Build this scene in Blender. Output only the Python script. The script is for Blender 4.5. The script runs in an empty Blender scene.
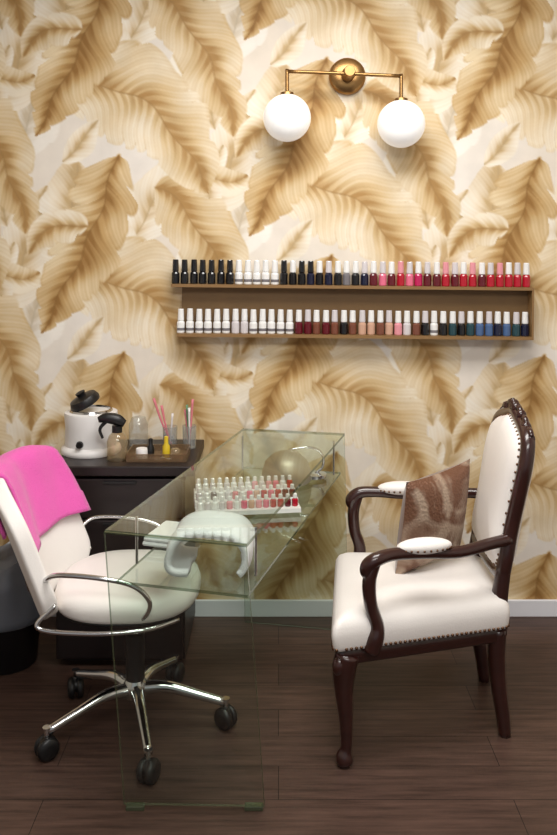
import bpy, bmesh, math, random
import numpy as np
from mathutils import Vector, Matrix
random.seed(4)
sc=bpy.context.scene
try:
    sc.view_settings.view_transform='Standard'
except Exception: pass
COL=sc.collection
def lin(c):
    return tuple(((v/255)/12.92 if v/255<=0.04045 else ((v/255+0.055)/1.055)**2.4) for v in c)
# ------------------------------------------------------------ materials
def mat(name,rgb,rough=0.5,metal=0.0,var=0.10,scale=12,bump=0.0,bscale=60,coat=0.0,spec=0.5,stretch=(1,1,1),rgb2=None,emit=0,sheen=0):
    m=bpy.data.materials.new(name); m.use_nodes=True
    nt=m.node_tree; N=nt.nodes; L=nt.links
    b=N['Principled BSDF']
    b.inputs['Roughness'].default_value=rough; b.inputs['Metallic'].default_value=metal
    b.inputs['Coat Weight'].default_value=coat; b.inputs['Specular IOR Level'].default_value=spec
    b.inputs['Sheen Weight'].default_value=sheen
    tc=N.new('ShaderNodeTexCoord'); mp=N.new('ShaderNodeMapping'); mp.inputs['Scale'].default_value=stretch
    nz=N.new('ShaderNodeTexNoise'); nz.inputs['Scale'].default_value=scale; nz.inputs['Detail'].default_value=4
    L.new(tc.outputs['Object'],mp.inputs['Vector']); L.new(mp.outputs[0],nz.inputs['Vector'])
    mx=N.new('ShaderNodeMix'); mx.data_type='RGBA'
    c=lin(rgb); c2=lin(rgb2) if rgb2 else tuple(v*(1-var*2) for v in c)
    mx.inputs[6].default_value=(*c,1); mx.inputs[7].default_value=(*c2,1)
    L.new(nz.outputs['Fac'],mx.inputs[0]); L.new(mx.outputs[2],b.inputs['Base Color'])
    if bump>0:
        n2=N.new('ShaderNodeTexNoise'); n2.inputs['Scale'].default_value=bscale
        L.new(mp.outputs[0],n2.inputs['Vector'])
        bp=N.new('ShaderNodeBump'); bp.inputs['Strength'].default_value=bump; bp.inputs['Distance'].default_value=0.01
        L.new(n2.outputs['Fac'],bp.inputs['Height']); L.new(bp.outputs[0],b.inputs['Normal'])
    if emit:
        b.inputs['Emission Color'].default_value=(*c,1); b.inputs['Emission Strength'].default_value=emit
    return m
def thin_glass(name,tint,transp=0.0,rough=0.0,base=None,refl=1.0):
    m=bpy.data.materials.new(name); m.use_nodes=True
    nt=m.node_tree; N=nt.nodes; L=nt.links; N.remove(N['Principled BSDF'])
    out=N['Material Output']
    tr=N.new('ShaderNodeBsdfTransparent'); tr.inputs[0].default_value=(*tint,1)
    gl=N.new('ShaderNodeBsdfGlossy'); gl.inputs['Roughness'].default_value=rough; gl.inputs[0].default_value=(.95,1,.97,1)
    lw=N.new('ShaderNodeLayerWeight'); lw.inputs['Blend'].default_value=.5
    pw=N.new('ShaderNodeMath'); pw.operation='POWER'; pw.inputs[1].default_value=4.0; L.new(lw.outputs['Facing'],pw.inputs[0])
    ma=N.new('ShaderNodeMath'); ma.operation='MULTIPLY_ADD'; ma.inputs[1].default_value=.85*refl; ma.inputs[2].default_value=.07*refl; L.new(pw.outputs[0],ma.inputs[0])
    mx=N.new('ShaderNodeMixShader'); L.new(ma.outputs[0],mx.inputs[0]); L.new(tr.outputs[0],mx.inputs[1]); L.new(gl.outputs[0],mx.inputs[2])
    last=mx
    if base:
        df=N.new('ShaderNodeBsdfDiffuse'); df.inputs[0].default_value=(*lin(base),1)
        m2=N.new('ShaderNodeMixShader'); m2.inputs[0].default_value=transp
        L.new(mx.outputs[0],m2.inputs[1]); L.new(df.outputs[0],m2.inputs[2]); last=m2
    L.new(last.outputs[0],out.inputs['Surface'])
    return m
M_wood=mat('mahogany',(56,24,19),0.28,var=.25,scale=6,stretch=(1,1,5),coat=.5)
M_esp=mat('espresso_laminate',(36,26,26),0.4,var=.2,scale=5,stretch=(1,1,8))
M_leather=mat('white_leather',(244,239,234),0.42,var=.03,bump=.08,bscale=200)
M_white=mat('white_plastic',(236,234,232),0.3,var=.02)
M_towel=mat('white_terry',(244,244,246),0.9,var=.04,bump=.4,bscale=250)
M_pink=mat('pink_terry',(240,96,186),0.9,var=.08,bump=.5,bscale=220,sheen=.3)
M_chrome=mat('chrome',(215,215,215),0.12,1.0,var=.02)
M_black=mat('black_plastic',(18,17,18),0.4,var=.1)
M_brass=mat('brushed_brass',(170,132,84),0.35,1.0,var=.1,scale=40)
M_nail=mat('nailhead_brass',(120,90,70),0.35,1.0)
M_globe=mat('opal_glass',(244,243,241),0.2,var=.01,emit=.32)
M_base=mat('baseboard_paint',(238,239,244),0.5,var=.02)
M_shelf=mat('shelf_bronze',(142,108,66),0.45,var=.1)
M_shback=mat('shelf_back_bronze',(122,92,54),0.5,var=.12)
M_ceil=mat('ceiling_paint',(240,240,240),0.8,var=.02)
M_side=mat('side_wall_paint',(214,208,200),0.8,var=.03)
M_glass=thin_glass('table_glass',(.85,.91,.86))
M_edge=thin_glass('table_glass_edge',(.6,.7,.62),transp=.45,base=(98,102,78))
M_clear=thin_glass('clear_plastic',(.88,.89,.89),transp=.12,base=(220,220,220),rough=.1)
M_amber=thin_glass('tinted_plastic',(.88,.80,.68),transp=.2,base=(205,185,150),rough=.1)
M_bag=thin_glass('bin_liner',(.75,.77,.8),transp=.4,base=(150,155,165),rough=.3)
# ------------------------------------------------------------ helpers
def group(name,loc):
    e=bpy.data.objects.new(name,None); e.location=loc; e.empty_display_size=.1; COL.objects.link(e); return e
def add(name,verts,faces,mats,parent=None,midx=None,smooth=False):
    me=bpy.data.meshes.new(name); me.from_pydata([tuple(v) for v in verts],[],faces); 
    if not isinstance(mats,(list,tuple)): mats=[mats]
    for m in mats: me.materials.append(m)
    if midx is not None: me.polygons.foreach_set('material_index',midx)
    if smooth: me.polygons.foreach_set('use_smooth',[True]*len(me.polygons))
    me.update()
    bm=bmesh.new(); bm.from_mesh(me); bmesh.ops.recalc_face_normals(bm,faces=bm.faces); bm.to_mesh(me); bm.free()
    o=bpy.data.objects.new(name,me); COL.objects.link(o)
    if parent is not None:
        o.parent=parent; o.location=-parent.location
    else:
        c=sum((v.co for v in me.vertices),Vector())/len(me.vertices)
        me.transform(Matrix.Translation(-c)); o.location=c
    return o
def bevel(o,w,s=2):
    b=o.modifiers.new('bev','BEVEL'); b.width=w; b.segments=s; b.limit_method='ANGLE'; return o
def box(name,c,d,m,parent=None,bev=0.0,R=None):
    c=Vector(c); vs=[]
    for i in (-1,1):
        for j in (-1,1):
            for k in (-1,1):
                v=Vector((i*d[0]/2,j*d[1]/2,k*d[2]/2))
                if R is not None: v=R@v
                vs.append(c+v)
    f=[(0,1,3,2),(4,6,7,5),(0,4,5,1),(2,3,7,6),(0,2,6,4),(1,5,7,3)]
    o=add(name,vs,f,m,parent)
    if bev: bevel(o,bev)
    return o
def cr(pts,sub,closed=False):
    P=[np.array(p,float) for p in pts]; n=len(P); out=[]
    rngi=range(n) if closed else range(n-1)
    for i in rngi:
        p1=P[i]; p2=P[(i+1)%n]
        p0=P[(i-1)%n] if closed or i>0 else 2*p1-p2
        p3=P[(i+2)%n] if closed or i+2<n else 2*p2-p1
        for k in range(sub):
            t=k/sub
            out.append(.5*((2*p1)+(-p0+p2)*t+(2*p0-5*p1+4*p2-p3)*t*t+(-p0+3*p1-3*p2+p3)*t**3))
    if not closed: out.append(P[-1])
    return [[float(x) for x in q] for q in out]
def sweep_geo(pts,radii,n=10,sub=5,closed=False,flat=1.0):
    if not isinstance(radii,(list,tuple)): radii=[radii]*len(pts)
    Q=cr([list(p)+[r] for p,r in zip(pts,radii)],sub,closed)
    C=[Vector(q[:3]) for q in Q]; R=[max(q[3],.0005) for q in Q]
    m=len(C); vs=[]; fs=[]
    up=None
    for i in range(m):
        a=C[(i-1)%m] if (closed or i>0) else C[i]; b=C[(i+1)%m] if (closed or i<m-1) else C[i]
        t=(b-a).normalized()
        if up is None:
            ref=Vector((0,0,1)) if abs(t.z)<.9 else Vector((1,0,0))
            up=(ref-t*ref.dot(t)).normalized()
        else:
            up=(up-t*up.dot(t)).normalized()
        s=t.cross(up)
        for k in range(n):
            an=2*math.pi*k/n
            vs.append(C[i]+(up*(math.cos(an)*flat)+s*math.sin(an))*R[i])
    for i in range(m if closed else m-1):
        j=(i+1)%m
        for k in range(n):
            l=(k+1)%n
            fs.append((i*n+k,i*n+l,j*n+l,j*n+k))
    if not closed:
        fs.append(tuple(range(n))); fs.append(tuple((m-1)*n+k for k in range(n)))
    return vs,fs
def sweep(name,pts,radii,m,parent=None,**k):
    v,f=sweep_geo(pts,radii,**k); return add(name,v,f,m,parent,smooth=True)
def lathe_geo(prof,c,n=24,R=None):
    c=Vector(c); vs=[]; fs=[]
    for r,z in prof:
        for k in range(n):
            a=2*math.pi*k/n; v=Vector((max(r,.0003)*math.cos(a),max(r,.0003)*math.sin(a),z))
            if R is not None: v=R@v
            vs.append(c+v)
    for i in range(len(prof)-1):
        for k in range(n):
            l=(k+1)%n; fs.append((i*n+k,i*n+l,(i+1)*n+l,(i+1)*n+k))
    fs.append(tuple(range(n))); fs.append(tuple((len(prof)-1)*n+k for k in range(n)))
    return vs,fs
def lathe(name,prof,c,m,parent=None,n=24,R=None,smooth=True):
    v,f=lathe_geo(prof,c,n,R); o=add(name,v,f,m,parent,smooth=smooth)
    if smooth:
        o.data.polygons[-1].use_smooth=False; o.data.polygons[-2].use_smooth=False
        e=o.modifiers.new('es','EDGE_SPLIT'); e.split_angle=math.radians(50)
    return o
def sph_geo(c,r,n=14,m=8,R=None):
    rr=r if isinstance(r,(tuple,list)) else (r,r,r)
    vs=[];fs=[]
    c=Vector(c)
    for i in range(m+1):
        ph=math.pi*i/m
        for k in range(n):
            a=2*math.pi*k/n
            s=max(math.sin(ph),.001)
            v=Vector((rr[0]*s*math.cos(a),rr[1]*s*math.sin(a),rr[2]*math.cos(ph)))
            if R is not None: v=R@v
            vs.append(c+v)
    for i in range(m):
        for k in range(n):
            l=(k+1)%n; fs.append((i*n+k,i*n+l,(i+1)*n+l,(i+1)*n+k))
    return vs,fs
def sph(name,c,r,m,parent=None,n=28,mm=16,R=None):
    v,f=sph_geo(c,r,n,mm,R); return add(name,v,f,m,parent,smooth=True)
def merge(gs):
    V=[];F=[];I=[]
    for g in gs:
        v,f=g[0],g[1]; mi=g[2] if len(g)>2 else 0
        o=len(V); V+=list(v); F+=[tuple(a+o for a in q) for q in f]; I+=[mi]*len(f)
    return V,F,I
def roundpoly(pts,r,it=3):
    out=[]; n=len(pts)
    for i in range(n):
        p=Vector(pts[i]); a=Vector(pts[i-1]); b=Vector(pts[(i+1)%n])
        out.append(p+(a-p).normalized()*r); out.append(p+(a-p).normalized()*r*.05); out.append(p+(b-p).normalized()*r)
    for _ in range(it):
        nw=[]
        for i in range(len(out)):
            p=out[i]; q=out[(i+1)%len(out)]
            nw.append(p*.75+q*.25); nw.append(p*.25+q*.75)
        out=nw
    return out
def loft(name,outline,rings,m,parent=None,smooth=True):
    c=sum(outline,Vector((0,0)))/len(outline); n=len(outline)
    mr=sum((p-c).length for p in outline)/n
    vs=[];fs=[]
    for ins,z in rings:
        s=1-ins/mr
        for p in outline:
            q=c+(p-c)*s; vs.append((q.x,q.y,z))
    for i in range(len(rings)-1):
        for k in range(n):
            l=(k+1)%n; fs.append((i*n+k,i*n+l,(i+1)*n+l,(i+1)*n+k))
    fs.append(tuple(range(n))); fs.append(tuple((len(rings)-1)*n+k for k in range(n)))
    return add(name,vs,fs,m,parent,smooth=smooth)
def sheet(name,fn,nu,nv,m,parent=None,thick=.006):
    vs=[fn(i/nu,j/nv) for i in range(nu+1) for j in range(nv+1)]
    fs=[(i*(nv+1)+j,i*(nv+1)+j+1,(i+1)*(nv+1)+j+1,(i+1)*(nv+1)+j) for i in range(nu) for j in range(nv)]
    o=add(name,vs,fs,m,parent,smooth=True)
    s=o.modifiers.new('sol','SOLIDIFY'); s.thickness=thick; s.offset=0
    return o

# ------------------------------------------------------------ wallpaper wall
SC=242.857
x0,x1,z1=-2.2,2.2,2.8; st=0.004
nx=int(round((x1-x0)/st))+1; nz=int(round(z1/st))+1
XX,ZZ=np.meshgrid(np.linspace(x0,x1,nx),np.linspace(z1,0,nz))
g=1/(st*SC)
def gx(px): return (( px-278.5)/SC-x0)/st
def gy(py): return (z1-(1.55-(py-239)/SC))/st
A=np.array
bg=A([233,224,212.]); 
low=np.sin(XX*5.1+np.sin(ZZ*4.3)*1.5)*np.sin(ZZ*6.2+np.sin(XX*3.7)*1.3)
img=bg[None,None,:]+low[...,None]*A([2,4,7.])
BRN=(A([148,108,58.]),A([192,157,104.]),A([233,214,178.]))
TAN=(A([172,134,82.]),A([212,185,140.]),A([241,229,207.]))
PAL=(A([198,170,126.]),A([228,210,180.]),A([245,237,222.]))
GRY=(A([206,190,164.]),A([229,219,203.]),A([243,237,227.]))
def leaf(p0,p1,p2,W,cols,seed,notch=.22,nl=9,fill=1.0,pw=.85,rib=.5,dk=0.0):
    rs=np.random.RandomState(seed); K=260
    P0,P1,P2=[A(p,float) for p in (p0,p1,p2)]
    T=np.linspace(0,1,K)[:,None]
    C=(1-T)**2*P0+2*T*(1-T)*P1+T**2*P2
    D=np.gradient(C,axis=0); D/=np.linalg.norm(D,axis=1)[:,None]
    Lp=np.linalg.norm(np.diff(C,axis=0),axis=1).sum()
    mn=C.min(0)-W*1.3; mx=C.max(0)+W*1.3
    w=int((mx[0]-mn[0])*g)+2; h=int((mx[1]-mn[1])*g)+2
    xs=mn[0]+np.arange(w)/g; ys=mn[1]+np.arange(h)/g
    X,Y=np.meshgrid(xs,ys)
    X,Y=X+2.6*np.sin(Y*.11+seed),Y+2.6*np.sin(X*.1+seed*2)
    best=np.full(X.shape,1e9); idx=np.zeros(X.shape,int)
    for k in range(K):
        d=(X-C[k,0])**2+(Y-C[k,1])**2
        mk=d<best; best[mk]=d[mk]; idx[mk]=k
    s=(X-C[idx,0])*D[idx,1]-(Y-C[idx,1])*D[idx,0]
    t=T[idx,0]; a=np.sqrt(best)
    sw=t*Lp-a*.9-.004*a*a
    side=(s>0)
    ph=sw/Lp*nl+side*.37+.35*np.sin(sw*.06+seed)
    fr=ph-np.floor(ph)
    fl=np.floor(ph).astype(int)
    per=np.take(rs.rand(64),(fl+20+side*7)%64); per2=np.take(rs.rand(64),(fl+20+side*11)%64)
    wt=W*np.clip(np.sin(np.pi*np.clip(t,0.001,.999)**pw),0,1)**.6
    wt=wt*(1-notch*per*fr**3-notch*.3*per)
    wt=np.maximum(wt,.01)
    v=a/wt
    al=np.clip((1-v)*wt/2.0,0,1)
    al[(best>(W*1.2)**2)]=0
    r1,r2,r3,r4=rs.rand(4)*6
    fine=.5+.5*np.sin(sw*2*np.pi/5.2+r1+.9*np.sin(sw*.23+a*.1))
    fine2=.5+.5*np.sin(sw*2*np.pi/12.7+r2+.8*np.sin(sw*.07))
    cloud=.5+.5*np.sin(X*.075+r3+1.3*np.sin(Y*.05+r4))*np.sin(Y*.083+r1)
    crease=np.clip(1-np.abs(fr-.95)*9,0,1)*per
    sh=.74*np.exp(-(v/.36)**2)*(.6+.4*fine2)+.52*cloud*(1-.5*v)+.20*(1-.6*v)*side+.34*np.clip((v-.88)/.12,0,1)*per2+.09*(fine-.5)+.18*crease*v+.06*(fine2-.5)
    sh+=.5*np.clip(.22-t,0,1)+1.1*np.clip(t-.75,0,1)+dk-.14
    sh=np.clip(sh,0,1)[...,None]
    c=np.where(sh<.5,cols[2]+(cols[1]-cols[2])*sh*2,cols[1]+(cols[0]-cols[1])*(sh-.5)*2)
    r=np.clip(1.5-a,0,1)[...,None]*rib*(t[...,None]<.97)
    c=c*(1-r)+cols[0]*.92*r
    return mn,c,al*fill
stamps=[]
L_=lambda *a,**k: stamps.append(leaf(*a,**k))
L_((150,95),(110,55),(105,-5),34,GRY,1,notch=.15,nl=7)
L_((0,165),(40,120),(50,60),30,GRY,2,notch=.1,nl=7)
L_((10,225),(-25,160),(15,95),34,PAL,14,notch=.15,nl=7)
L_((205,215),(238,160),(256,90),34,PAL,41,notch=.15,nl=8,dk=.05)
L_((125,255),(150,190),(205,165),30,PAL,43,notch=.12,nl=7)
L_((145,305),(55,240),(78,160),48,PAL,4,notch=.25,nl=9,dk=.08)
fc=(203,178)
for i,(an,r,w_) in enumerate(((-112,42,16),(-60,36,14),(-5,44,16),(55,36,14),(105,42,15),(190,32,14))):
    q=math.radians(an)
    tip=(fc[0]+r*math.cos(q),fc[1]+r*math.sin(q)); q2=q+.4
    mid=(fc[0]+r*.55*math.cos(q2),fc[1]+r*.55*math.sin(q2))
    L_(fc,mid,tip,w_,PAL if i%2 else TAN,20+i,notch=.03,nl=4,pw=.9,rib=.3)
L_((148,-10),(208,18),(236,140),36,TAN,5,notch=.28,nl=9,dk=.18)
L_((50,90),(150,58),(210,196),54,TAN,6,notch=.2,nl=9,pw=.8,dk=.03)
L_((60,160),(85,150),(100,120),14,PAL,31,notch=.05,nl=4)
L_((116,158),(90,250),(40,332),41,BRN,7,notch=.35,nl=10,pw=.75,dk=.09)
L_((90,225),(55,215),(25,255),19,TAN,8,notch=.3,nl=6)
for mn,c,al in stamps:
    for i in range(-4,5):
        for j in range(-5,7):
            ox=213*i+5*j; oy=100*i+197*j
            cx=int(round(gx(mn[0]+ox))); cy=int(round(gy(mn[1]+oy)))
            h,w=al.shape
            a0=max(cx,0);a1=min(cx+w,nx);b0=max(cy,0);b1=min(cy+h,nz)
            if a0>=a1 or b0>=b1: continue
            aa=al[b0-cy:b1-cy,a0-cx:a1-cx][...,None]
            img[b0:b1,a0:a1]=img[b0:b1,a0:a1]*(1-aa)+c[b0-cy:b1-cy,a0-cx:a1-cx]*aa
img=np.clip(img,0,255)/255
limg=np.where(img<=.04045,img/12.92,((img+.055)/1.055)**2.4)
n=nx*nz
co=np.zeros((n,3),np.float32); co[:,0]=XX.ravel(); co[:,2]=ZZ.ravel()
ii=np.arange(n).reshape(nz,nx)
quads=np.stack([ii[:-1,:-1],ii[1:,:-1],ii[1:,1:],ii[:-1,1:]],-1).reshape(-1,4)
me=bpy.data.meshes.new('wall_back')
me.vertices.add(n); me.vertices.foreach_set('co',co.ravel())
nf=len(quads)
me.loops.add(nf*4); me.loops.foreach_set('vertex_index',quads.astype(np.int32).ravel())
me.polygons.add(nf); me.polygons.foreach_set('loop_start',np.arange(0,nf*4,4,dtype=np.int32))
me.update(calc_edges=True)
ca=me.color_attributes.new('print','FLOAT_COLOR','POINT')
rgba=np.ones((n,4),np.float32); rgba[:,:3]=limg.reshape(-1,3)
ca.data.foreach_set('color',rgba.ravel())
mw=bpy.data.materials.new('leaf_wallpaper'); mw.use_nodes=True
nt=mw.node_tree; b=nt.nodes['Principled BSDF']; b.inputs['Roughness'].default_value=.6; b.inputs['Specular IOR Level'].default_value=.25
at=nt.nodes.new('ShaderNodeAttribute'); at.attribute_name='print'
tc=nt.nodes.new('ShaderNodeTexCoord'); nz_=nt.nodes.new('ShaderNodeTexNoise'); nz_.inputs['Scale'].default_value=9; nz_.inputs['Detail'].default_value=6
nt.links.new(tc.outputs['Object'],nz_.inputs['Vector'])
mr=nt.nodes.new('ShaderNodeMapRange'); mr.inputs[1].default_value=.3; mr.inputs[2].default_value=.7; mr.inputs[3].default_value=.92; mr.inputs[4].default_value=1.04
nt.links.new(nz_.outputs['Fac'],mr.inputs[0])
vm=nt.nodes.new('ShaderNodeVectorMath'); vm.operation='SCALE'
nt.links.new(at.outputs['Color'],vm.inputs[0]); nt.links.new(mr.outputs[0],vm.inputs['Scale']); nt.links.new(vm.outputs[0],b.inputs['Base Color'])
me.materials.append(mw)
wall=bpy.data.objects.new('wall_back',me); wall.location=(0,3.5,0); COL.objects.link(wall)
# ------------------------------------------------------------ room
def floor_mat():
    m=bpy.data.materials.new('dark_wood_floor'); m.use_nodes=True; nt=m.node_tree; N=nt.nodes; L=nt.links; b=N['Principled BSDF']
    tc=N.new('ShaderNodeTexCoord')
    br=N.new('ShaderNodeTexBrick'); br.inputs['Scale'].default_value=1; br.inputs['Brick Width'].default_value=1.3; br.inputs['Row Height'].default_value=.15
    br.inputs['Mortar Size'].default_value=.0014; br.inputs['Color1'].default_value=(*lin((84,63,54)),1); br.inputs['Color2'].default_value=(*lin((72,54,47)),1); br.inputs['Mortar'].default_value=(*lin((38,28,25)),1)
    L.new(tc.outputs['Object'],br.inputs['Vector'])
    mp=N.new('ShaderNodeMapping'); mp.inputs['Scale'].default_value=(2,26,1); L.new(tc.outputs['Object'],mp.inputs[0])
    nz=N.new('ShaderNodeTexNoise'); nz.inputs['Scale'].default_value=2; nz.inputs['Detail'].default_value=8; nz.inputs['Roughness'].default_value=.65; L.new(mp.outputs[0],nz.inputs['Vector'])
    rp=N.new('ShaderNodeMapRange'); rp.inputs[1].default_value=.3; rp.inputs[2].default_value=.7; rp.inputs[3].default_value=.5; rp.inputs[4].default_value=1.35; L.new(nz.outputs['Fac'],rp.inputs[0])
    vm=N.new('ShaderNodeVectorMath'); vm.operation='SCALE'; L.new(br.outputs['Color'],vm.inputs[0]); L.new(rp.outputs[0],vm.inputs['Scale'])
    L.new(vm.outputs[0],b.inputs['Base Color']); b.inputs['Roughness'].default_value=.42; b.inputs['Specular IOR Level'].default_value=.32
    bp=N.new('ShaderNodeBump'); bp.inputs['Strength'].default_value=.15; bp.inputs['Distance'].default_value=.003; L.new(nz.outputs['Fac'],bp.inputs['Height']); L.new(bp.outputs[0],b.inputs['Normal'])
    return m
box('floor',(0,1.0,-.025),(4.4,5.0,.05),floor_mat())
box('ceiling',(0,1.0,2.825),(4.4,5.0,.05),M_ceil)
box('wall_left',(-2.225,1.0,1.4),(.05,5.0,2.8),M_side)
box('wall_right',(2.225,1.0,1.4),(.05,5.0,2.8),M_side)
box('baseboard_back',(0,3.492,.034),(4.4,.014,.068),M_base,bev=.003)

# ------------------------------------------------------------ shelf + bottles
sh=group('floating_shelf',(.30,3.455,1.27))
box('board_upper',(.295,3.455,1.356),(1.455,.088,.012),M_shelf,sh)
box('board_lower',(.31,3.455,1.157),(1.43,.088,.012),M_shelf,sh)
box('back_panel',(.315,3.485,1.258),(1.42,.022,.20),M_shback,sh)
box('end_right',(1.022,3.455,1.258),(.008,.085,.20),M_shelf,sh)
sh.rotation_euler=(0,.010,0)
cm={}
def pol(rgb,rough=.12):
    k=tuple(rgb)
    if k not in cm: cm[k]=mat('polish_%d_%d_%d'%k,rgb,rough,var=.03,coat=.4)
    return cm[k]
WH=(240,240,238);BK=(16,15,18);NV=(22,26,52);CR=(178,18,42);PK=(226,110,140);MG=(190,30,90);DR=(96,16,30);NU=(206,164,140);BR=(120,70,52);TL=(30,66,74);BL=(72,100,144);GY=(120,116,120);SV=(214,208,210);PG=(228,150,160)
up=[(BK,BK)]*7+[(WH,WH)]*5+[(BK,BK),(BK,WH),(BK,BK),(NV,BK),(BK,WH)]+[(NV,SV),(BK,WH),(GY,WH),(BK,WH),(NV,SV)]+[(DR,WH),(PK,SV),(DR,WH),(CR,PG),(PK,SV),(MG,WH),(DR,SV),(DR,WH),(CR,PG),(DR,SV)]+[(CR,WH),(CR,PG),(DR,WH),(CR,SV),(CR,PG),(CR,WH),(CR,SV),(CR,WH)]
lo=[(WH,WH)]*6+[(SV,WH)]*2+[(WH,WH)]*5+[(DR,WH),(DR,SV),(BR,WH),(DR,WH),(BR,SV),(BK,WH),(BR,WH),(NU,SV),(NU,WH),(BR,WH),(NU,SV),(PG,WH),(SV,WH),(BR,WH),(BK,SV),(WH,WH),(BK,WH),(TL,WH),(BK,SV),(TL,WH),(BL,WH),(BL,SV),(NV,WH),(BL,WH),(TL,SV),(NV,WH)]
def bottles(name,specs,xa,xb,zb,y,bw=.0162,bh=.050,ch=.048):
    mats=[];gs=[]
    def mi(c):
        m=pol(c)
        if m not in mats: mats.append(m)
        return mats.index(m)
    n=len(specs)
    for i,(b_,c_) in enumerate(specs):
        x=xa+(xb-xa)*i/(n-1)+random.uniform(-.001,.001); yy=y+random.uniform(-.004,.004)
        h=bh*random.uniform(.98,1.02)
        v,f=lathe_geo([(bw*.92,0),(bw,.003),(bw,h*.82),(bw*.85,h*.94),(bw*.6,h)],(x,yy,zb),12); gs.append((v,f,mi(b_)))
        v,f=lathe_geo([(bw*.76,h),(bw*.82,h+.003),(bw*.72,h+ch-.003),(bw*.64,h+ch)],(x,yy,zb),10); gs.append((v,f,mi(c_)))
        if b_==WH:
            v,f=lathe_geo([(bw*1.02,h*.2),(bw*1.02,h*.42)],(x,yy,zb),12); gs.append((v,f,mi(GY)))
    V,F,I=merge(gs)
    return add(name,V,F,mats,None,I)
def row(name,specs,xa,xb,zb):
    o=bottles(name,specs,xa,xb,0,0)
    c=Vector(o.location)
    R=Matrix.Rotation(.010,4,'Y')
    o.matrix_world=Matrix.Translation((.30,3.447,1.27))@R@Matrix.Translation((-.30,0,zb-1.27))@Matrix.Translation(c)
    return o
row('nail_polish_bottles',up,-.418,1.005,1.3625)
row('nail_polish_bottles.001',lo,-.395,1.000,1.1635)

# ------------------------------------------------------------ sconce
sc_=group('wall_sconce',(.28,3.49,2.2))
RY=Matrix.Rotation(math.radians(90),3,'X')
lathe('backplate',[(.074,0),(.076,.006),(.074,.022),(.066,.03),(.03,.034)],(.282,3.497,2.217),M_brass,sc_,R=RY,n=40)
lathe('hub',[(.026,0),(.028,.05),(.024,.10),(.02,.115)],(.282,3.47,2.215),M_brass,sc_,R=RY)
sweep('bar',[(.034,3.375,2.216),(.26,3.375,2.207),(.487,3.375,2.197)],.0075,M_brass,sc_)
for nm,x,zb,zc in (('left',.034,2.216,2.031),('right',.487,2.197,2.007)):
    sweep('stem_'+nm,[(x,3.375,zb+.008),(x,3.375,zb-.05),(x,3.375,zc+.09)],.0075,M_brass,sc_)
    lathe('cap_'+nm,[(.012,.105),(.026,.10),(.028,.086)],(x,3.375,zc),M_brass,sc_)
    sph('globe_'+nm,(x,3.375,zc),.095,M_globe,sc_,n=36,mm=20)

# ------------------------------------------------------------ cabinet
cb=group('drawer_cabinet',(-.57,3.28,0))
box('carcass',(-.575,3.285,.345),(.47,.38,.65),M_esp,cb,bev=.003)
box('plinth',(-.575,3.30,.012),(.44,.34,.024),M_esp,cb)
box('top',(-.565,3.28,.71),(.52,.42,.036),M_esp,cb,bev=.004)
for i,(za,zb) in enumerate(((.03,.20),(.21,.38),(.39,.53),(.54,.68))):
    box('drawer_%d'%(i+1),(-.575,3.088,(za+zb)/2),(.455,.018,zb-za),M_esp,cb,bev=.003)
    box('pull_%d'%(i+1),(-.575,3.076,zb-.012),(.12,.010,.010),M_black,cb,bev=.002)
T=.728
wx=group('wax_warmer',(-.725,3.29,T))
lathe('body',[(.112,0),(.116,.008),(.112,.022),(.10,.03),(.098,.10),(.102,.145),(.10,.155),(.085,.158)],(-.725,3.29,T),M_white,wx,n=36)
lathe('inner_pot',[(.084,.155),(.08,.165),(.074,.166),(.07,.13)],(-.725,3.29,T),M_chrome,wx,n=32)
R=Matrix.Rotation(math.radians(-26),3,'Y')@Matrix.Rotation(math.radians(12),3,'X')
lathe('lid',[(.058,0),(.060,.012),(.052,.030),(.02,.038),(.016,.040),(.020,.052),(.006,.056)],(-.742,3.28,T+.186),M_black,wx,n=30,R=R)
sweep('lid_hinge',[(-.79,3.33,T+.15),(-.79,3.33,T+.18),(-.77,3.31,T+.185)],.01,M_black,wx)
lathe('dial',[(.014,0),(.012,.012)],(-.745,3.186,T+.05),M_black,wx,R=RY,n=20)
sp=group('spray_bottle',(-.60,3.16,T))
lathe('bottle',[(.034,0),(.038,.006),(.038,.07),(.030,.092),(.014,.108)],(-.60,3.16,T),M_amber,sp)
lathe('neck',[(.019,0),(.019,.024)],(-.60,3.16,T+.104),M_black,sp)
sweep('head',[(-.572,3.16,T+.135),(-.60,3.16,T+.150),(-.64,3.155,T+.158),(-.668,3.15,T+.152)],[.014,.022,.019,.011],M_black,sp)
sweep('trigger',[(-.635,3.155,T+.150),(-.662,3.152,T+.118),(-.652,3.152,T+.083)],[.008,.006,.005],M_black,sp)
lathe('cotton_jar',[(.036,0),(.038,.005),(.038,.09),(.032,.10),(.027,.115),(.01,.12)],(-.555,3.37,T),M_clear)
tr=group('supply_tray',(-.45,3.20,T))
M_tr=thin_glass('tray_acrylic',(.7,.66,.6),transp=.3,base=(150,120,90))
box('base',(-.45,3.20,T+.004),(.22,.15,.006),M_tr,tr)
for nm,c,d in (('front',(-.45,3.125,T+.016),(.22,.004,.03)),('back',(-.45,3.275,T+.016),(.22,.004,.03)),('left',(-.56,3.20,T+.016),(.004,.15,.03)),('right',(-.34,3.20,T+.016),(.004,.15,.03))):
    box('side_'+nm,c,d,M_tr,tr)
M_yel=mat('yellow_cap',(220,190,40),.4); M_rd=mat('pink_plastic',(225,130,140),.4); M_gn=mat('green_plastic',(110,150,110),.4)
lathe('bottle_yellow',[(.014,0),(.014,.04),(.008,.05),(.008,.075),(.002,.078)],(-.42,3.18,T+.007),M_yel,tr,n=14)
lathe('bottle_dark',[(.014,0),(.014,.035),(.008,.045),(.008,.065),(.002,.068)],(-.48,3.19,T+.007),M_black,tr,n=14)
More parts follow.
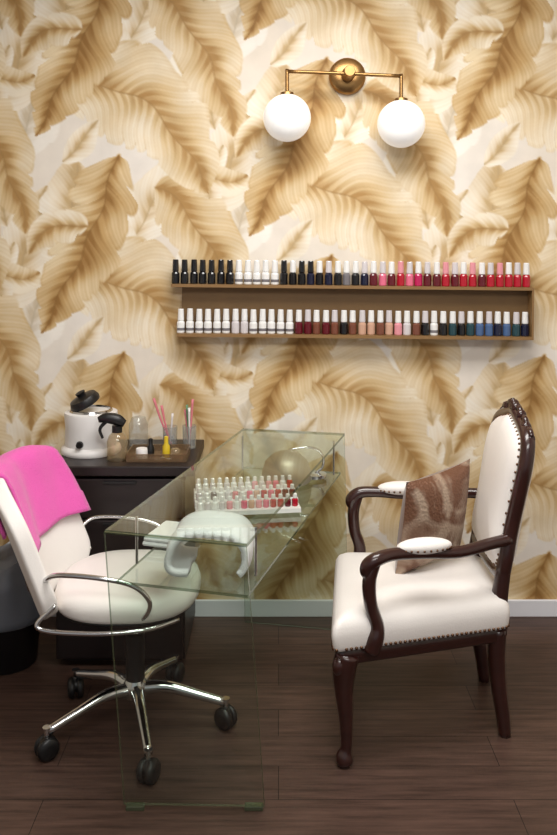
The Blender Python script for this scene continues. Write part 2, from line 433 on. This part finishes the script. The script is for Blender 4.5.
lathe('jar_small',[(.022,0),(.022,.03),(.02,.035)],(-.51,3.17,T+.007),M_white,tr,n=18)
lathe('jar_amber',[(.018,0),(.018,.028),(.012,.034)],(-.385,3.17,T+.007),M_amber,tr,n=18)
def cup(name,x,y,h,r,sticks):
    c=group(name,(x,y,T))
    lathe('cup',[(r*.9,0),(r,h),(r*.96,h),(r*.86,.004)],(x,y,T),M_clear,c,n=20)
    for i,(dx,dy,l,m) in enumerate(sticks):
        sweep('stick_%d'%(i+1),[(x-dx*.12,y,T+.006),(x+dx*.5,y+dy*.5,T+l*.5),(x+dx,y+dy,T+l)],[.005,.009,.013],m,c,flat=.4)
cup('nail_file_cup',-.43,3.37,.08,.03,[(-.065,0,.19,M_rd),(-.035,.01,.16,M_rd),(.01,.0,.13,M_white)])
cup('brush_cup',-.35,3.34,.09,.028,[(-.01,0,.17,M_gn),(.012,.01,.19,M_rd),(.0,-.01,.16,M_white),(-.018,.01,.15,M_rd)])

# ------------------------------------------------------------ glass table
gt=group('glass_manicure_table',(-.1,2.8,0))
ZT=.78; ZL=.63
NL=Vector((-.459,2.25,ZT)); NR=Vector((-.08,2.15,ZT)); FL=Vector((-.144,3.455,ZT)); FR=Vector((.262,3.37,ZT))
BL_=Vector((-.419,2.32,0.012)); BR_=Vector((-.037,2.31,0.012)); FBL=Vector((-.135,3.44,.002)); FBR=Vector((.275,3.36,.002))
def slab(name,q,th,parent=gt):
    q=[Vector(p) for p in q]; nrm=(q[1]-q[0]).cross(q[3]-q[0]).normalized()*th
    vs=q+[p+nrm for p in q]
    fs=[(0,1,2,3)]+[(i,(i+1)%4,(i+1)%4+4,i+4) for i in range(4)]
    return add(name,vs,fs,[M_glass,M_edge],parent,[0,1,1,1,1])
slab('top',[NL,FL,FR,NR],.010)
dn=Vector((0,0,-.002))
slab('panel_near',[NL+dn,BL_,BR_,NR+dn],.008)
slab('panel_far',[FL+dn,FBL,FBR,FR+dn],.008)
def tp(s,t,z):
    a=NL.lerp(FL,t); b=NR.lerp(FR,t); p=a.lerp(b,s); p.z=z; return p
slab('shelf_lower',[tp(.03,.035,ZL),tp(.03,.985,ZL),tp(.97,.985,ZL),tp(.97,.035,ZL)],.008)
for i,(s,t) in enumerate(((.06,.12),(.94,.12),(.06,.93),(.94,.93))):
    p=tp(s,t,0); lathe('standoff_%d'%(i+1),[(.004,ZL+.008),(.004,ZT-.010)],p,M_chrome,gt,n=12)
for i,(a,b) in enumerate(((BL_,.1),(BR_,-.1))):
    box('foot_%d'%(i+1),(a.x+(.03 if i==0 else -.03),2.312,.006),(.05,.022,.012),M_edge,gt,bev=.002)
prof=cr([(-.245,ZL+.020),(-.285,ZL+.022),(-.302,ZL+.05),(-.285,ZL+.10),(-.24,ZL+.122),(-.17,ZL+.124),(-.115,ZL+.115),(-.088,ZL+.075),(-.090,ZL+.035),(-.105,ZL+.020)],5)
def tw(u,v):
    k=u*(len(prof)-1); i=min(int(k),len(prof)-2); f=k-i; p=[prof[i][q]*(1-f)+prof[i+1][q]*f for q in (0,1)]
    return (p[0]+v*.01+.003*math.sin(v*9+u*5),2.28+v*.18,p[1]+.003*math.sin(u*17+v*6))
sheet('hand_rest_towel',tw,44,10,M_towel,thick=.018)
ft=group('folded_towel',(-.34,2.52,ZL))
Rz=Matrix.Rotation(math.radians(-17),3,'Z')
for i in range(2):
    box('fold_%d'%(i+1),(-.325+.004*i,2.58,ZL+.016+.014*i),(.12,.16,.014),M_towel,ft,bev=.006,R=Rz)
rk=group('nail_color_rack',(-.1,2.88,ZL))
Rk=Matrix.Rotation(math.radians(8),3,'Z')
c0=Vector((-.11,2.90,0))
for i in range(3):
    dpt=.06*(i-1)
    box('step_%d'%(i+1),c0+Rk@Vector((0,dpt,0))+Vector((0,0,ZL+.008+.007*(i+1))),(.35,.058,.014*(i+1)),M_white,rk,R=Rk)
    cols=[[WH,SV,WH,SV,PG,WH,PK,NU,PG,PK,CR,CR,DR,CR],[SV,WH,GY,WH,SV,PG,WH,PK,NU,CR,PK,CR,DR,DR],[WH,WH,SV,WH,SV,WH,SV,WH,PG,SV,PG,PK,WH,CR]][i]
    mats=[];gs=[]
    for k,cc in enumerate(cols):
        for c2 in (cc,WH):
            if pol(c2) not in mats: mats.append(pol(c2))
        p=c0+Rk@Vector((-.160+.0245*k,dpt,0)); zb=ZL+.008+.014*(i+1)
        v,f=lathe_geo([(.0095,0),(.0105,.003),(.0105,.022),(.006,.027)],(p.x,p.y,zb),8); gs.append((v,f,mats.index(pol(cc))))
        v,f=lathe_geo([(.007,.027),(.007,.040),(.005,.042)],(p.x,p.y,zb),8); gs.append((v,f,mats.index(pol(WH))))
    V,F,I=merge(gs); add('bottles_%d'%(i+1),V,F,mats,rk,I)
M_dome=mat('satin_grey_metal',(168,162,146),.42,.6)
dl=group('desk_lamp',(.08,3.2,ZL))
lathe('base',[(.045,0),(.045,.012),(.018,.016)],(.14,3.26,ZL+.009),M_chrome,dl)
sweep('arm',[(.14,3.26,ZL+.02),(.170,3.26,ZL+.05),(.165,3.25,ZL+.10),(.12,3.23,ZL+.128),(.04,3.22,ZL+.122)],.005,M_chrome,dl)
lathe('dome',[(.094,0),(.092,.03),(.080,.065),(.055,.09),(.02,.105),(.006,.108)],(.03,3.21,ZL+.016),M_dome,dl,n=34,R=Matrix.Rotation(math.radians(6),3,'X'))

# ------------------------------------------------------------ task chair
cx,cy=-.455,2.70
tcg=group('salon_task_chair',(cx,cy,0))
for k in range(5):
    a=math.radians(-1+72*k); d=Vector((math.cos(a),math.sin(a),0)); c=Vector((cx,cy,0))
    sweep('spoke_%d'%(k+1),[c+d*.02+Vector((0,0,.125)),c+d*.10+Vector((0,0,.13)),c+d*.20+Vector((0,0,.105)),c+d*.285+Vector((0,0,.082))],[.022,.018,.015,.013],M_chrome,tcg,n=12)
    p=c+d*.288
    lathe('caster_stem_%d'%(k+1),[(.008,.05),(.008,.088),(.013,.09),(.013,.095)],p,M_chrome,tcg,n=12)
    s=Vector((-d.y,d.x,0)) if k%2 else Vector((d.x*.6-d.y*.8,d.y*.6+d.x*.8,0))
    an=math.atan2(s.y,s.x); Rw=Matrix.Rotation(an,3,'Z')@Matrix.Rotation(math.radians(90),3,'Y')
    v1=lathe_geo([(.012,-.027),(.028,-.025),(.034,-.017),(.034,-.005)],(p.x,p.y,.0345),18,Rw)
    v2=lathe_geo([(.034,.005),(.034,.017),(.028,.025),(.012,.027)],(p.x,p.y,.0345),18,Rw)
    v3=lathe_geo([(.016,-.006),(.016,.006)],(p.x,p.y,.036),12,Rw)
    hd=sph_geo((p.x,p.y,.045),(.028,.028,.024),12,8)
    V,F,I=merge([v1,v2,v3,hd]); add('caster_%d'%(k+1),V,F,M_black,tcg,smooth=True)
lathe('hub',[(.035,.10),(.04,.11),(.038,.14),(.03,.155)],(cx,cy,0),M_chrome,tcg)
lathe('gas_lift',[(.030,.15),(.030,.30),(.022,.305),(.022,.40)],(cx,cy,0),M_black,tcg)
box('seat_plate',(cx,cy,.405),(.22,.18,.03),M_black,tcg,bev=.01)
so=[Vector((-.475+.225*math.copysign(abs(math.cos(a))**.8,math.cos(a)),2.71+.23*math.copysign(abs(math.sin(a))**.8,math.sin(a)))) for a in [2*math.pi*i/48 for i in range(48)]]
loft('seat',so,[(.03,.415),(.008,.422),(0,.435),(0,.455),(.008,.475),(.03,.487),(.08,.494),(.15,.497)],M_leather,tcg)
loft('seat_pan',so,[(.05,.405),(.02,.408),(.012,.418)],M_black,tcg)
def bk(y,z): return -.775-.40*(z-.45)+.10*((y-2.72)/.25)**2+.05
def back(u,v):
    z=.42+.40*v; hw=.245*(1-.35*max(0,(v-.6)/.4)**2.2)*(1-.25*max(0,(.2-v)/.2)**2); y=2.72+(2*u-1)*hw
    return (bk(y,z)-.02,y,z)
o=sheet('backrest',back,20,16,M_leather,tcg,thick=.05)
bv=o.modifiers.new('b','BEVEL'); bv.width=.018; bv.segments=4; bv.limit_method='ANGLE'; bv.angle_limit=math.radians(60)
o.modifiers.new('s','SUBSURF').levels=1
sweep('back_strut',[(-.52,2.72,.405),(-.68,2.72,.39),(-.78,2.72,.42),(-.81,2.72,.52)],[.014,.014,.014,.012],M_chrome,tcg)
for nm,s in (('far',1),('near',-1)):
    yb=2.72+s*.245
    sweep('arm_tube_'+nm,[(bk(yb,.57)-.01,yb-s*.01,.55),(-.64,yb+s*.012,.575),(-.52,yb+s*.02,.57),(-.42,yb+s*.015,.545),(-.375,yb,.49),(-.40,yb-s*.02,.435),(-.455,yb-s*.10,.412)],.0075,M_chrome,tcg,n=10,sub=8)
    sweep('frame_tube_'+nm,[(bk(yb,.48)-.01,yb-s*.01,.48),(-.70,yb+s*.005,.42),(-.56,yb+s*.01,.405),(-.40,yb-s*.01,.405),(-.30,yb-s*.08,.406)],.007,M_chrome,tcg,n=10,sub=8)
def ptw(u,v):
    y=2.585+.370*u
    ztop=.842
    s=v*.50-.22
    if abs(s)<.045:
        a=s/.045*math.pi/2; z=ztop-.0-.03*(1-math.cos(a)); x=bk(y,.82)-.02+.043*math.sin(a)
    elif s>0:
        d=s-.045; z=ztop-.03-d*(.95-.10*u); x=bk(y,z)-.02+.043+.015*d*math.sin(u*9)
    else:
        d=-s-.045; z=ztop-.03-d; x=bk(y,z)-.02-.043
    return (x+.005*math.sin(u*16+v*5)+.05*max(0,u-.6)*max(0,v-.5)*2,y+.006*math.sin(v*11),z-.012*max(0,(abs(u-.5)-.3))*4*(abs(s)<.2)+.005*math.sin(u*10))
sheet('pink_towel',ptw,26,34,M_pink,thick=.010)

# ------------------------------------------------------------ trash bin
tb=group('trash_bin',(-1.0,3.12,0))
lathe('bin',[(.105,0),(.11,.005),(.135,.27),(.14,.28),(.13,.28),(.10,.01)],(-1.0,3.12,0),M_black,tb,n=32)
def bag(u,v):
    a=u*2*math.pi; r=.142+.012*math.sin(a*9)*v+.01*v+(-.02 if v>.85 else 0)
    return (-1.0+r*math.cos(a),3.12+r*math.sin(a),.17+.22*v+.012*math.sin(a*5)*v)
sheet('liner_bag',bag,64,8,M_bag,tb,thick=.001)

# ------------------------------------------------------------ armchair
ac=group('upholstered_armchair',(.46,2.8,0))
out=roundpoly([(.155,2.465),(.205,3.03),(.725,3.01),(.715,2.62)],.05)
rail=roundpoly([(.172,2.482),(.220,3.012),(.715,2.995),(.704,2.637)],.04)
loft('seat_rail',rail,[(.01,.298),(0,.305),(0,.345),(.01,.35)],M_wood,ac)
loft('seat_cushion',out,[(.02,.342),(.004,.348),(0,.36),(-.004,.39),(0,.415),(.012,.432),(.035,.444),(.08,.455),(.14,.462),(.2,.465)],M_leather,ac)
gs=[]
c=sum(out,Vector((0,0)))/len(out)
per=[out[i] for i in range(len(out))]; acc=0
for i in range(len(per)):
    a=per[i]; b=per[(i+1)%len(per)]; L=(b-a).length; d=-acc
    while True:
        d+=.0155
        if d>L: acc=L-(d-.0155); break
        if d<0: continue
        p=a.lerp(b,d/L); q=c+(p-c)*.997
        gs.append(sph_geo((q.x,q.y,.353),.0052,6,4))
V,F,I=merge(gs); add('nailheads_seat',V,F,M_nail,ac,smooth=True)
for nm,x,y in (('near',.198,2.503),('far',.243,2.992)):
    sweep('leg_front_'+nm,[(x+.005,y,.33),(x-.004,y,.285),(x-.006,y,.22),(x,y,.14),(x+.002,y,.07),(x,y,.048),(x-.004,y,.03),(x-.004,y,.012),(x-.003,y,0)],[.036,.036,.028,.021,.017,.017,.024,.025,.016],M_wood,ac,n=12)
    sph('knee_carving_'+nm,(x-.02,y-.018 if nm=='near' else y,.30),(.022,.018,.028),M_wood,ac,n=14,mm=8)
for nm,x,y in (('near',.685,2.655),('far',.700,2.985)):
    sweep('leg_back_'+nm,[(x,y,.335),(x-.004,y,.26),(x+.002,y,.16),(x+.016,y,.06),(x+.022,y,0)],[.029,.028,.025,.022,.020],M_wood,ac,n=8)
def bx(z): return .700+(z-.5)*.19
yn,yf=2.645,3.005; ym=(yn+yf)/2
def bp(y,z,off=0): return (bx(z)+off,y,z)
fr=[bp(yn+.03,.50),bp(yn+.008,.54),bp(yn+.012,.64),bp(yn,.76),bp(yn-.008,.85),bp(yn+.01,.915),bp(yn+.06,.945),bp(ym-.05,.965),bp(ym,.978),bp(ym+.05,.965),bp(yf-.06,.945),bp(yf-.01,.915),bp(yf+.008,.85),bp(yf,.76),bp(yf-.012,.64),bp(yf-.008,.54),bp(yf-.03,.50),bp(ym,.492)]
sweep('back_frame',fr,.023,M_wood,ac,closed=True,n=12,sub=5)
for nm,y in (('near',yn+.012),('far',yf-.012)):
    sweep('back_post_'+nm,[(.686,y,.32),(.690,y,.42),bp(y,.52),bp(y,.60)],[.029,.027,.024,.020],M_wood,ac,n=10)
ring=[Vector(p) for p in cr(fr,3,True)]
cen=sum(ring,Vector())/len(ring)
def pad(name,sg):
    vs=[];fs=[];n=len(ring);S=[.97,.93,.85,.7,.5,.25]; H=[.0,.018,.032,.042,.048,.05]
    nrm=Vector((-1,0,.2)).normalized()*sg
    for s,h in zip(S,H):
        for p in ring: vs.append(cen+(p-cen)*s+nrm*(h+.004))
    for i in range(len(S)-1):
        for k in range(n):
            l=(k+1)%n; fs.append((i*n+k,i*n+l,(i+1)*n+l,(i+1)*n+k))
    fs.append(tuple((len(S)-1)*n+k for k in range(n)))
    add(name,vs,fs,M_leather,ac,smooth=True)
pad('back_pad_front',1); pad('back_pad_rear',-1)
gs=[]
for k,p in enumerate(ring):
    q=cen+(p-cen)*.925+Vector((-.021,0,.004)); gs.append(sph_geo(q,.0045,6,4))
V,F,I=merge(gs); add('nailheads_back',V,F,M_nail,ac,smooth=True)
gs=[]
def spiral(c,r0,turn,sg,zs=1):
    pts=[];rad=[]
    for i in range(12):
        a=i/11*turn; r=r0*(1-i/13)
        pts.append(Vector(c)+Vector((0,sg*r*math.cos(a),zs*r*math.sin(a)))); rad.append(.010*(1-i/20))
    return sweep_geo(pts,rad,n=8,sub=3)
zc=.975; xx=bx(.98)-.006
for sg in (-1,1):
    gs.append(spiral((xx,ym+sg*.045,zc+.008),.024,5.2,sg))
    gs.append(spiral((xx,ym+sg*.105,zc-.012),.024,5.0,sg))
    gs.append(spiral((xx+.002,ym+sg*.155,zc-.040),.022,5.0,sg))
    for (dy,dz,r) in ((.02,.018,.014),(.075,.006,.015),(.13,-.022,.015),(.17,-.05,.016)):
        gs.append(sph_geo((xx,ym+sg*dy,zc+dz),(.018,r,.018),10,6))
gs.append(sph_geo((xx,ym,zc+.018),(.018,.022,.026),12,8))
for k in range(5):
    a=math.radians(30+30*k); gs.append(sph_geo((xx-.006,ym+.02*math.cos(a),zc+.018+.018*math.sin(a)),(.01,.008,.012),8,6))
V,F,I=merge(gs); add('crest_carving',V,F,M_wood,ac,smooth=True)
for nm,sg,yb,y1,y2,zz in (('near',-1,yn,2.565,2.505,.602),('far',1,yf,3.03,3.035,.640)):
    A0=[(bx(zz)+.0,yb+sg*-.005,zz+.012),(.65,yb+sg*.02,zz+.006),(.55,(yb+y1)/2+sg*.02,zz-.004),(.44,y1,zz+.002),(.345,(y1+y2)/2,zz+.008),(.29,y2,zz+.004),(.262,y2,zz-.018),(.262,y2,zz-.04),(.285,y2,zz-.05)]
    sweep('arm_'+nm,A0,[.019,.018,.018,.019,.019,.021,.022,.017,.010],M_wood,ac,n=10,sub=6)
    sweep('arm_post_'+nm,[(.285,y2,zz-.005),(.268,y2,zz-.06),(.272,y2,zz-.13),(.290,y2,zz-.19),(.285,y2+.0,.375),(.272,y2,.335)],[.018,.021,.020,.021,.027,.026],M_wood,ac,n=10,sub=6)
    Ra=Matrix.Rotation(math.atan2(y1-y2,.15)*.5,3,'Z')
    sph('arm_pad_'+nm,(.44,y1+sg*.0,zz+.022),(.088,.032,.024),M_leather,ac,n=24,mm=12,R=Ra)
    gs=[]
    for k in range(26):
        a=2*math.pi*k/26; v=Ra@Vector((.086*math.cos(a),.031*math.sin(a),0)); gs.append(sph_geo((.44+v.x,y1+v.y,zz+.016),.004,6,4))
    V,F,I=merge(gs); add('arm_nailheads_'+nm,V,F,M_nail,ac,smooth=True)
def pillow_mat():
    m=bpy.data.materials.new('brocade_fabric'); m.use_nodes=True; nt=m.node_tree; N=nt.nodes; L=nt.links; b=N['Principled BSDF']
    tc=N.new('ShaderNodeTexCoord')
    vo=N.new('ShaderNodeTexVoronoi'); vo.inputs['Scale'].default_value=110; L.new(tc.outputs['Object'],vo.inputs['Vector'])
    nz=N.new('ShaderNodeTexNoise'); nz.inputs['Scale'].default_value=7; nz.inputs['Detail'].default_value=2; nz.inputs['Distortion'].default_value=1.2; L.new(tc.outputs['Object'],nz.inputs['Vector'])
    rp=N.new('ShaderNodeValToRGB'); e=rp.color_ramp.elements; e[0].position=.42; e[0].color=(*lin((118,82,62)),1); e[1].position=.56; e[1].color=(*lin((178,156,136)),1)
    L.new(nz.outputs['Fac'],rp.inputs[0]); L.new(rp.outputs[0],b.inputs['Base Color'])
    b.inputs['Metallic'].default_value=.35; b.inputs['Roughness'].default_value=.34
    bpn=N.new('ShaderNodeBump'); bpn.inputs['Strength'].default_value=.5; bpn.inputs['Distance'].default_value=.004; L.new(vo.outputs['Distance'],bpn.inputs['Height']); L.new(bpn.outputs[0],b.inputs['Normal'])
    return m
M_seq=pillow_mat(); M_sat=mat('brown_satin',(120,82,62),.35,var=.2,sheen=.3)
n=24; vs=[];fs=[];mi=[]
hs=.158
U=Vector((.80,.52,.12)).normalized()
W_=Vector((.30,.10,.93)).normalized()
W_=(W_-U*W_.dot(U)*.55).normalized(); Nn=U.cross(W_).normalized()
if Nn.y>0: Nn=-Nn
pc=Vector((.515,2.83,.645))
for side in (1,-1):
    for i in range(n+1):
        for j in range(n+1):
            u=2*i/n-1; v=2*j/n-1
            pin=1-.07*(1-u*u)*abs(v)**3; pin2=1-.07*(1-v*v)*abs(u)**3
            h=.060*max(0,(1-u*u)*(1-v*v))**.42
            vs.append(pc+U*(u*hs*.92*pin2)+W_*(v*hs*pin)+Nn*side*h)
for s in range(2):
    o_=s*(n+1)**2
    for i in range(n):
        for j in range(n):
            a=o_+i*(n+1)+j; fs.append((a,a+1,a+n+2,a+n+1)); mi.append(s)
zmin=min(v.z for v in vs); dz=.450-zmin
vs=[v+Vector((0,0,dz)) for v in vs]
add('throw_pillow',vs,fs,[M_seq,M_sat],None,mi,smooth=True)

# ------------------------------------------------------------ lights
def area(name,loc,rot,sx,sy,p,col):
    l=bpy.data.lights.new(name,'AREA'); l.shape='RECTANGLE'; l.size=sx; l.size_y=sy; l.energy=p; l.color=col
    o=bpy.data.objects.new(name,l); o.location=loc; o.rotation_euler=rot; COL.objects.link(o)
area('ceiling_light',(.25,2.2,2.77),(0,0,0),1.3,.8,48,(1,.975,.94))
area('ceiling_light.001',(.3,.4,2.77),(math.radians(25),0,0),1.8,1.1,70,(1,.975,.94))
w=bpy.data.worlds.new('room_ambient'); sc.world=w; w.use_nodes=True
w.node_tree.nodes['Background'].inputs[0].default_value=(.96,.97,1,1); w.node_tree.nodes['Background'].inputs[1].default_value=.38
# ------------------------------------------------------------ camera
cd=bpy.data.cameras.new('camera'); cam=bpy.data.objects.new('camera',cd); COL.objects.link(cam)
cam.location=(0,0,1.55); cam.rotation_euler=(math.radians(90),0,0)
cd.sensor_fit='VERTICAL'; cd.sensor_height=36; cd.sensor_width=24; cd.lens=850/835*36; cd.shift_y=-(417.5-239)/835
sc.camera=cam
